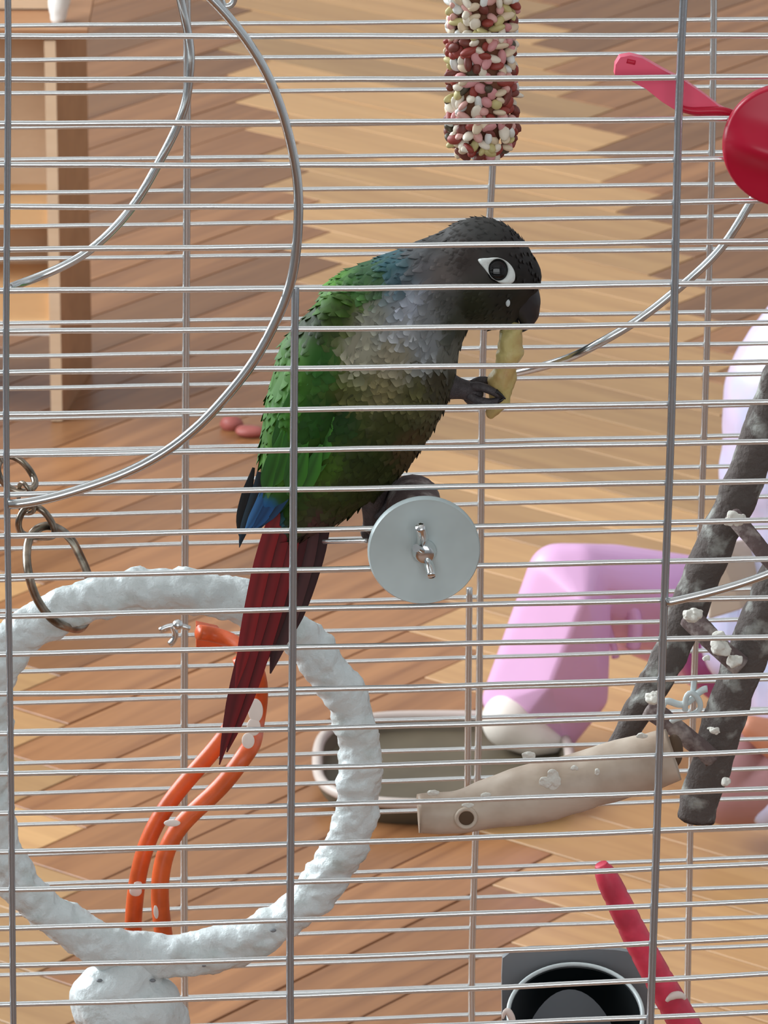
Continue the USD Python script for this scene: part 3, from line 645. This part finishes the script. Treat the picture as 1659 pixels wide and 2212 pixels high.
# ================================================================= RED TOY at the right
t_d = -0.006; kd = S(t_d)
RD = thing('red_disc_toy', 'bright red round plastic disc with a pink paddle bolted to the cage front', 'bird toy', P(1695, 310, t_d))
Rr = 133 * kd
da = -NV + np.array([-.12, 0, .05]); da /= np.linalg.norm(da)
dx_ = np.cross([0, 0, 1.0], da); dx_ /= np.linalg.norm(dx_); dy_ = np.cross(da, dx_)
nr_, na_ = 26, 96
Vd, Fd = [], []
for k_, q_ in enumerate(np.r_[np.linspace(0.02, .94, nr_ - 4), .97, .99, 1.0, 1.0]):
    for a_ in np.arange(na_) / na_ * 2 * np.pi:
        u_, v_ = q_ * math.cos(a_), q_ * math.sin(a_)
        ht = .0062 - .0022 * q_ ** 2 + .0045 * math.exp(-((v_ + .12 + .28 * u_) / .30) ** 2) * (1 - q_ ** 4) if k_ < nr_ - 1 else .0008
        if k_ in (nr_ - 3, nr_ - 2): ht -= .0006 * (k_ - nr_ + 4)
        Vd.append(P(1695, 310, t_d + .003) + (dx_ * u_ + dy_ * v_) * Rr + da * ht)
for k_ in range(nr_ - 1):
    for a_ in range(na_):
        p_, q_ = k_ * na_ + a_, k_ * na_ + (a_ + 1) % na_
        Fd += [(p_, p_ + na_, q_ + na_), (p_, q_ + na_, q_)]
Vd += [P(1695, 310, t_d + .003) + da * .0107, P(1695, 310, t_d + .003) + da * .0008]
n0 = len(Vd) - 2
for a_ in range(na_):
    Fd += [(n0, a_, (a_ + 1) % na_), (n0 + 1, (nr_ - 1) * na_ + (a_ + 1) % na_, (nr_ - 1) * na_ + a_)]
dm = trimesh.Trimesh(np.array(Vd), Fd, process=False)
part(RD, 'disc', dm, 'red', smooth=50)
part(RD, 'paddle', prism([(1328,162),(1330,140),(1340,124),(1362,120),(1388,126),(1430,150),(1480,176),(1520,204),(1556,232),(1584,246),(1584,258),(1556,256),(1500,250),(1462,240),(1430,220),(1395,192),(1350,168)], .008, .0115), 'pinkred', label='pale pink-red paddle')
part(RD, 'paddle_rib', pxtube([(1470,232),(1520,240),(1560,240),(1590,252)], [6, 9, 9, 10], .0075, 20), 'red', smooth=True)
part(RD, 'paddle_hole', pxtube([(1354,131),(1372,135)], 6, .0083, 6, 8), 'red', smooth=True)
part(RD, 'bolt', tube(np.array([P(1695, 310, t_d), P(1695, 310, .02)]), .003, 12), 'bolt', smooth=True)

# ================================================================= BRANCH LADDER and PEELED LOG
t_l = 0.16; kl = S(t_l)
LD = thing('branch_ladder', 'leaning ladder of two dark barked branches with short twig rungs', 'perch', P(1490, 1780, t_l))
def bark(path, rr, t, n=60, seed=0, sides=20, amp=.0011):
    return displace(pxtube(path, rr, t, n, sides), amp, 160, seed, 3)
part(LD, 'rail', bark([(1790,560),(1712,770),(1660,890),(1618,1010),(1572,1120),(1530,1210),(1488,1310),(1448,1410),(1400,1500),(1334,1625)], [46,45,44,43,41,42,43,40,34,27], [.17]*7+[.165,.16,.155], 90, 1), 'bark', smooth=True)
part(LD, 'rail', bark([(1810,1010),(1735,1150),(1672,1270),(1630,1370),(1592,1470),(1562,1570),(1536,1650),(1502,1768)], [46,46,46,46,46,46,44,43], .15, 80, 2), 'bark', smooth=True)
part(LD, 'rung', bark([(1582,1112),(1630,1170),(1690,1240)], [20,19,20], [.155,.148,.145], 24, 3, 14, .0006), 'barkin', smooth=True)
part(LD, 'rung', bark([(1490,1335),(1545,1390),(1602,1440)], [25,24,24], [.15,.143,.14], 24, 4, 14, .0006), 'barkin', smooth=True)
part(LD, 'rung', bark([(1400,1530),(1470,1580),(1540,1640)], [22,22,22], [.145,.14,.138], 24, 5, 14, .0006), 'barkin', smooth=True)
for x, y, r in ((1592,1118,18),(1578,1124,12),(1412,1506,17),(1558,1398,20),(1590,1428,15),(1552,1378,12),(1492,1330,16),(1506,1322,13),(1570,1690,8),(1546,1580,12),(1534,1575,9),(1528,1425,9)):
    part(LD, 'lichen_tuft', displace(ico(P(x, y, .132), (r * 1.1 * kl, r * kl, r * .8 * kl), 3), .0022, 330, int(x)), 'lichen', smooth=True)
part(LD, 'tie_wire', trimesh.util.concatenate([pxtube([(1428,1538),(1446,1515),(1470,1522),(1494,1510),(1528,1488)], 8, .125, 24), pxtube([(1480,1535),(1500,1500),(1512,1530),(1490,1545),(1450,1560)], 6.5, .124, 24), pxtube([(1496,1502),(1500,1460)], 6, .126, 8)]), 'rim', smooth=True, label='pale twisted tie')
t_p = 0.105; kp = S(t_p)
LG = thing('peeled_log', 'pale peeled branch perch with a drilled hole near its left end', 'perch', P(1000, 1765, t_p))
lg_t = pxtube([(904,1758),(930,1757),(1000,1750),(1080,1731),(1140,1718),(1255,1687),(1330,1665),(1400,1646),(1455,1630)], [42,46,55,63,67,64,65,65,58], [t_p]*9, 80, 32)
lg_t = displace(lg_t, .0009, 90, 17, 3)
part(LG, 'log', lg_t, 'peeled', smooth=True)
hp = P(1006, 1765, t_p - 53 * kp)
ho = lathe([(14 * kp, 0), (20 * kp, .0003), (26 * kp, .0012), (23 * kp, .0022), (17 * kp, .0018), (14 * kp, .0002)], hp + FW * .0008, -FW + np.array([.1, 0, -.25]), 28)
part(LG, 'hole_rim', ho, 'peeled', smooth=True)
part(LG, 'hole', ico(hp - FW * .0001, (21 * kp, 8 * kp, 21 * kp), 2), 'hole', smooth=True, label='dark drilled hole')
part(LG, 'cut_end', ico(P(1456, 1622, t_p), (20 * kp, 30 * kp, 38 * kp), 2), 'hole', smooth=True, label='brown hollow end')
for x, y, rx, rz in ((1195,1685,14,20),(1178,1690,12,10),(1140,1632,12,9),(1186,1728,7,13),(1050,1718,10,5),(1240,1660,8,5),(1010,1738,12,5),(935,1712,12,6),(1386,1590,10,5),(1290,1668,5,7)):
    d = min(1, abs(y - (1757 - (x - 930) * .24)) / 64); 
    part(LG, 'white_splash', displace(ico(P(x, y, t_p - 62 * kp * math.sqrt(1 - d * d * .9)), (rx * 1.2 * kp, 3.5 * kp, rz * 1.2 * kp), 3), .0008, 500, x), 'lichen', smooth=True)

# ================================================================= FEEDING CUP and RED ROD at the bottom
t_c = 0.12; kc = S(t_c)
CP = thing('feeding_cup', 'glossy black feeding cup with a pale rim before a grey plate', 'bowl', P(1243, 2240, t_c))
part(CP, 'back_plate', prism([(1086,2320),(1084,2110),(1086,2070),(1104,2056),(1150,2050),(1240,2048),(1330,2052),(1380,2060),(1404,2080),(1408,2320)], t_c + .0225, t_c + .025), 'greyplate', label='grey rounded plate behind the cup')
cc = P(1243, 2194, t_c); cax = np.array([0, -math.sin(.42), math.cos(.42)]); cay = np.array([0, math.cos(.42), math.sin(.42)])
Rc = 152 * kc
part(CP, 'cup', lathe([(0, -.062), (Rc * .55, -.06), (Rc * .9, -.05), (Rc, -.036), (Rc, -.001), (Rc * .985, .0006), (Rc * .95, 0), (Rc * .94, -.03), (Rc * .86, -.044), (Rc * .7, -.053), (Rc * .4, -.058), (0, -.0595)], cc, cax, 64), 'black', smooth=30)
part(CP, 'rim', tube(np.array([cc + np.array([1, 0, 0]) * math.cos(a) * Rc * .985 + cay * math.sin(a) * Rc * .985 + cax * .0008 for a in np.linspace(0, 2 * np.pi, 64, endpoint=False)]), .0007, 8, closed=True), 'rim', smooth=True, label='pale bead around the rim')
RO = thing('red_rod', 'ribbed red plastic rod slanting down past the black cup', 'perch', P(1480, 2212, .06))
kk = S(.06)
rp = smoothpath([P(x, y, .06) for x, y in ((1303,1878),(1340,1955),(1385,2045),(1440,2145),(1480,2215),(1540,2330))], 64)
rr = np.interp(np.linspace(0, 1, 64), [0, .06, .1, .6, 1], [22, 27, 28, 34, 38]) * (1 - .06 * (np.arange(64) % 8 == 0)) * kk
part(RO, 'rod', tube(rp, rr, 18), 'rod', smooth=50)
part(RO, 'end_cap', pxtube([(1298,1866),(1304,1880)], [14, 20], .06, 6, 14), 'rod', smooth=True)
ch = pxtube([(1440,2163),(1452,2152),(1470,2150),(1480,2158)], [4, 9, 9, 4], .06 - 33 * kk, 14)
single('white_chip', 'small white crescent chip stuck on the red rod', 'chip', ch, 'fleck', True)
single('seed_husk', 'tiny white husk beside the left foot of the black cup', 'husk', pxtube([(1086,2200),(1096,2184),(1106,2200),(1112,2216)], [3, 8, 8, 4], .1, 12), 'fleck', True)

# ================================================================= ON THE FLOOR BEHIND THE CAGE
# plywood shelf unit at the upper left
pb0 = G(123, 908); SU = thing('plywood_shelf', 'pale plywood shelf unit standing on the parquet at the upper left', 'shelf', pb0)
kf = np.dot(pb0 - CAM, FW) / FPX
def fp(px, py):                                             # a point on the unit's front plane (vertical, facing the camera)
    d = ray(px, py); return CAM + d * (pb0[1] / d[1])
def fbox(x0, y0, x1, y1, front, depth, mat, name, label=None, bev=0):
    a, b = fp(x0, y0), fp(x1, y1)
    me = box((a[0] + b[0]) / 2, pb0[1] + front + depth / 2, (a[2] + b[2]) / 2, abs(b[0] - a[0]), depth, abs(a[2] - b[2]))
    part(SU, name, me, mat, smooth=False, label=label)
side = prism  # noqa
h_top = fp(123, 84)[2]
# side panel: its edge faces the camera, its outer face runs back and to the right
e = 12 * kf; dx, dy = .0135, .10
V = [(-e, 0, 0), (e, 0, 0), (e + dx, dy, 0), (-e + dx, dy, 0)]
Vp = np.array([(x + pb0[0], y + pb0[1], z) for z in (0.0, h_top) for x, y, _ in V])
sp = trimesh.Trimesh(Vp, [(0, 2, 1), (0, 3, 2), (4, 5, 6), (4, 6, 7), (0, 1, 5), (0, 5, 4), (1, 2, 6), (1, 6, 5), (2, 3, 7), (2, 7, 6), (3, 0, 4), (3, 4, 7)], process=False)
top2 = sp.vertices[:, 2] > .01
part(SU, 'side_panel', sp, 'plydark', smooth=False, label='brown outer side of the shelf unit')
part(SU, 'edge_strip', box(pb0[0], pb0[1] - .0015, h_top / 2, 2 * e, .003, h_top - .001), 'ply', smooth=False, label='pale front edge of the side panel')
fbox(-260, 60, 110, 700, .05, .006, 'ply', 'back_panel')
fbox(-260, 448, 110, 492, .0, .05, 'shelfwood', 'shelf')
fbox(-260, 622, 110, 694, .0, .05, 'shelfwood', 'shelf')
fbox(-260, 694, 110, 722, -.002, .004, 'white', 'label_strip', 'white strip along the lowest shelf')
fbox(-260, 60, 190, 76, -.005, .11, 'plydark', 'top_board', 'dark top board')
fbox(-260, -90, 100, 56, .04, .006, 'ply', 'upper_back_panel')
fbox(-290, -80, -262, 908, 0, .1, 'ply', 'side_panel')
cl = fp(128, 58); 
cm = displace(blob([[(fp(125, -120) + np.array([0, .02, 0]), 30 * kf), (fp(126, -10) + np.array([0, .015, 0]), 24 * kf), (fp(124, 45) + np.array([0, .012, 0]), 19 * kf)]], .0025, 5), .0012, 120, 4)
single('white_bottle', 'white rounded object standing on top of the plywood shelf unit', 'bottle', cm, 'white', True)

# pink toy, pale lavender bag, tray
gz = G(1160, 1628); kz = np.dot(gz - CAM, FW) / FPX; y0 = gz[1]
def Q(px, py, dyy=0.0):
    d = ray(px, py); s = (y0 + dyy) / d[1]; return CAM + d * s
def qb(x, y, r, dyy=0): return (Q(x, y, dyy), r * kz)
PK = thing('pink_toy', 'large pale pink bent toy limb with a cream tip on the floor behind the cage', 'toy', gz)
def multi(groups, seg=.0035, smooth=8):
    sp_ = trimesh.creation.icosphere(subdivisions=2).vertices; out = None
    for g in groups:
        h = Manifold.hull_points(np.vstack([sp_ * r + c for c, r in g]) * 1000); out = h if out is None else out + h
    me = out.refine_to_length(seg * 1000).to_mesh(); tm = trimesh.Trimesh(me.vert_properties[:, :3] / 1000, me.tri_verts, process=True)
    return calm(tm, smooth, seg)
knee = [qb(1205,1240,66), qb(1250,1232,58), qb(1258,1300,20,-.026), qb(1290,1300,30,.0)]
ankle = [qb(1092,1510,50), qb(1188,1478,16,-.028), qb(1262,1500,52,.0), qb(1216,1600,24,-.004), qb(1110,1560,50)]
limb = multi([knee, ankle + knee, [qb(1250,1232,58), qb(1330,1246,70,.02), qb(1500,1276,76,.045), qb(1430,1340,70,.05), qb(1330,1330,60,.04)]], .0030, 22)
part(PK, 'bent_limb', limb, 'pink', smooth=True)
foot = blob([[qb(1102,1556,62,-.012), qb(1150,1588,46,-.014), qb(1196,1604,24,-.012)]], .003, 8)
part(PK, 'tip', foot, 'cream', smooth=True, label='cream rounded tip')
inner = blob([[qb(1360,1345,66,.06), qb(1440,1370,72,.07), qb(1530,1430,66,.07)]], .0035, 8)
part(PK, 'inner_lump', inner, 'pink', smooth=True)
part(PK, 'inner_lump', blob([[qb(1520,1430,52,.03), qb(1550,1470,44,.03)]], .003, 8), 'magenta', smooth=True, label='darker magenta lump')
for pth, w in (([(1288,1292),(1310,1350),(1330,1420)], 9), ([(1360,1300),(1372,1360),(1366,1400)], 16)):
    part(PK, 'ridge', tube(smoothpath([Q(x, y, .012) for x, y in pth], 16), w * kz, 10), 'pink', smooth=True)
gb = G(1640, 1795); y0 = gb[1]; kz = np.dot(gb - CAM, FW) / FPX
LB = thing('lavender_bag', 'glossy pale blue and lavender bag standing at the right edge behind the ladder', 'bag', gb)
BAGCH = ([[qb(1790,700,130,.08), qb(1745,860,185,.08), qb(1740,1020,188,.08), qb(1760,1200,180,.08), qb(1765,1400,170,.08), qb(1760,1560,150,.08)], [qb(1600,1290,70,.09), qb(1600,1400,90,.09), qb(1640,1480,70,.09)]])
bag = blob(BAGCH, .005, 4)
be = np.linalg.norm(bag.vertices[bag.edges[:, 0]] - bag.vertices[bag.edges[:, 1]], axis=1); print('bag edge', be.max())
part(LB, 'bag_body', displace(bag, .004, 25, 3), 'lavender', smooth=True)
part(LB, 'flap', multi([[qb(x, y, 6, .045 + .01 * (x > 1600)) for x, y in ((1545,1180),(1612,1170),(1655,1225),(1600,1310),(1535,1330))] + [qb(1640, 1260, 20, .075)]], .003, 3), 'beige', label='beige flap')
RS = thing('rose_toy', 'dusty rose rounded toy with an orange tan top beside the ladder foot', 'toy', gb)
part(RS, 'lump', blob([[qb(1590,1650,78,-.02), qb(1575,1700,84,-.02), qb(1660,1690,90,-.02)]], .004, 8), 'rose', smooth=True)
part(RS, 'top', blob([[qb(1625,1572,26,-.03), qb(1680,1600,44,-.03)]], .004, 6), 'tan', smooth=True, label='orange tan top')
part(RS, 'pale_side', blob([[qb(1660,1745,44,-.03), qb(1700,1720,60,-.03)]], .004, 6), 'lavender', smooth=True, label='pale lavender side')
# oval tray
ga, gbk, gl, gr = G(900, 1792), G(900, 1592), G(676, 1680), G(1240, 1680)
tcx, tcy = (gl[0] + gr[0]) / 2, (ga[1] + gbk[1]) / 2
rx, ry = (gr[0] - gl[0]) / 2, (gbk[1] - ga[1]) / 2
TR = thing('oval_tray', 'low oval tray with an olive brown inside and pale rim under the log', 'tray', (tcx, tcy, 0))
def oval(k, z, n=64):
    a = np.linspace(0, 2 * np.pi, n, endpoint=False); e_ = .65
    return np.column_stack([tcx + rx * k * np.sign(np.cos(a)) * np.abs(np.cos(a)) ** e_, tcy + ry * k * np.sign(np.sin(a)) * np.abs(np.sin(a)) ** e_, np.full(n, z)])
rs = [oval(.9, .0), oval(.96, .006), oval(.97, .012), oval(.93, .012), oval(.9, .006)]
Vt = np.vstack(rs + [[(tcx, tcy, .006)], [(tcx, tcy, 0)]]); Ft = []
for i in range(4):
    for k in range(64):
        a, b = i * 64 + k, i * 64 + (k + 1) % 64; Ft += [(a, b, b + 64), (a, b + 64, a + 64)]
for k in range(64): Ft += [(4 * 64 + k, 4 * 64 + (k + 1) % 64, 320), ((k + 1) % 64, k, 321)]
part(TR, 'tray', trimesh.Trimesh(Vt, Ft, process=False), 'olive', smooth=50)
part(TR, 'rim', tube(oval(.965, .013), .0028, 10, closed=True), 'trayrim', smooth=True, label='pale rounded rim')
single('red_crumb', 'small reddish crumb on the parquet left of the parrot', 'crumb', displace(ico(G(500, 925) + np.array([0, 0, .003]), (.007, .006, .005), 2), .001, 150, 2), 'crumb', True)
single('pink_crumb', 'small flat pinkish crumb touching the parrot wing in view', 'crumb', displace(ico(G(540, 942) + np.array([0, 0, .003]), (.009, .006, .004), 2), .001, 150, 3), 'crumb', True)
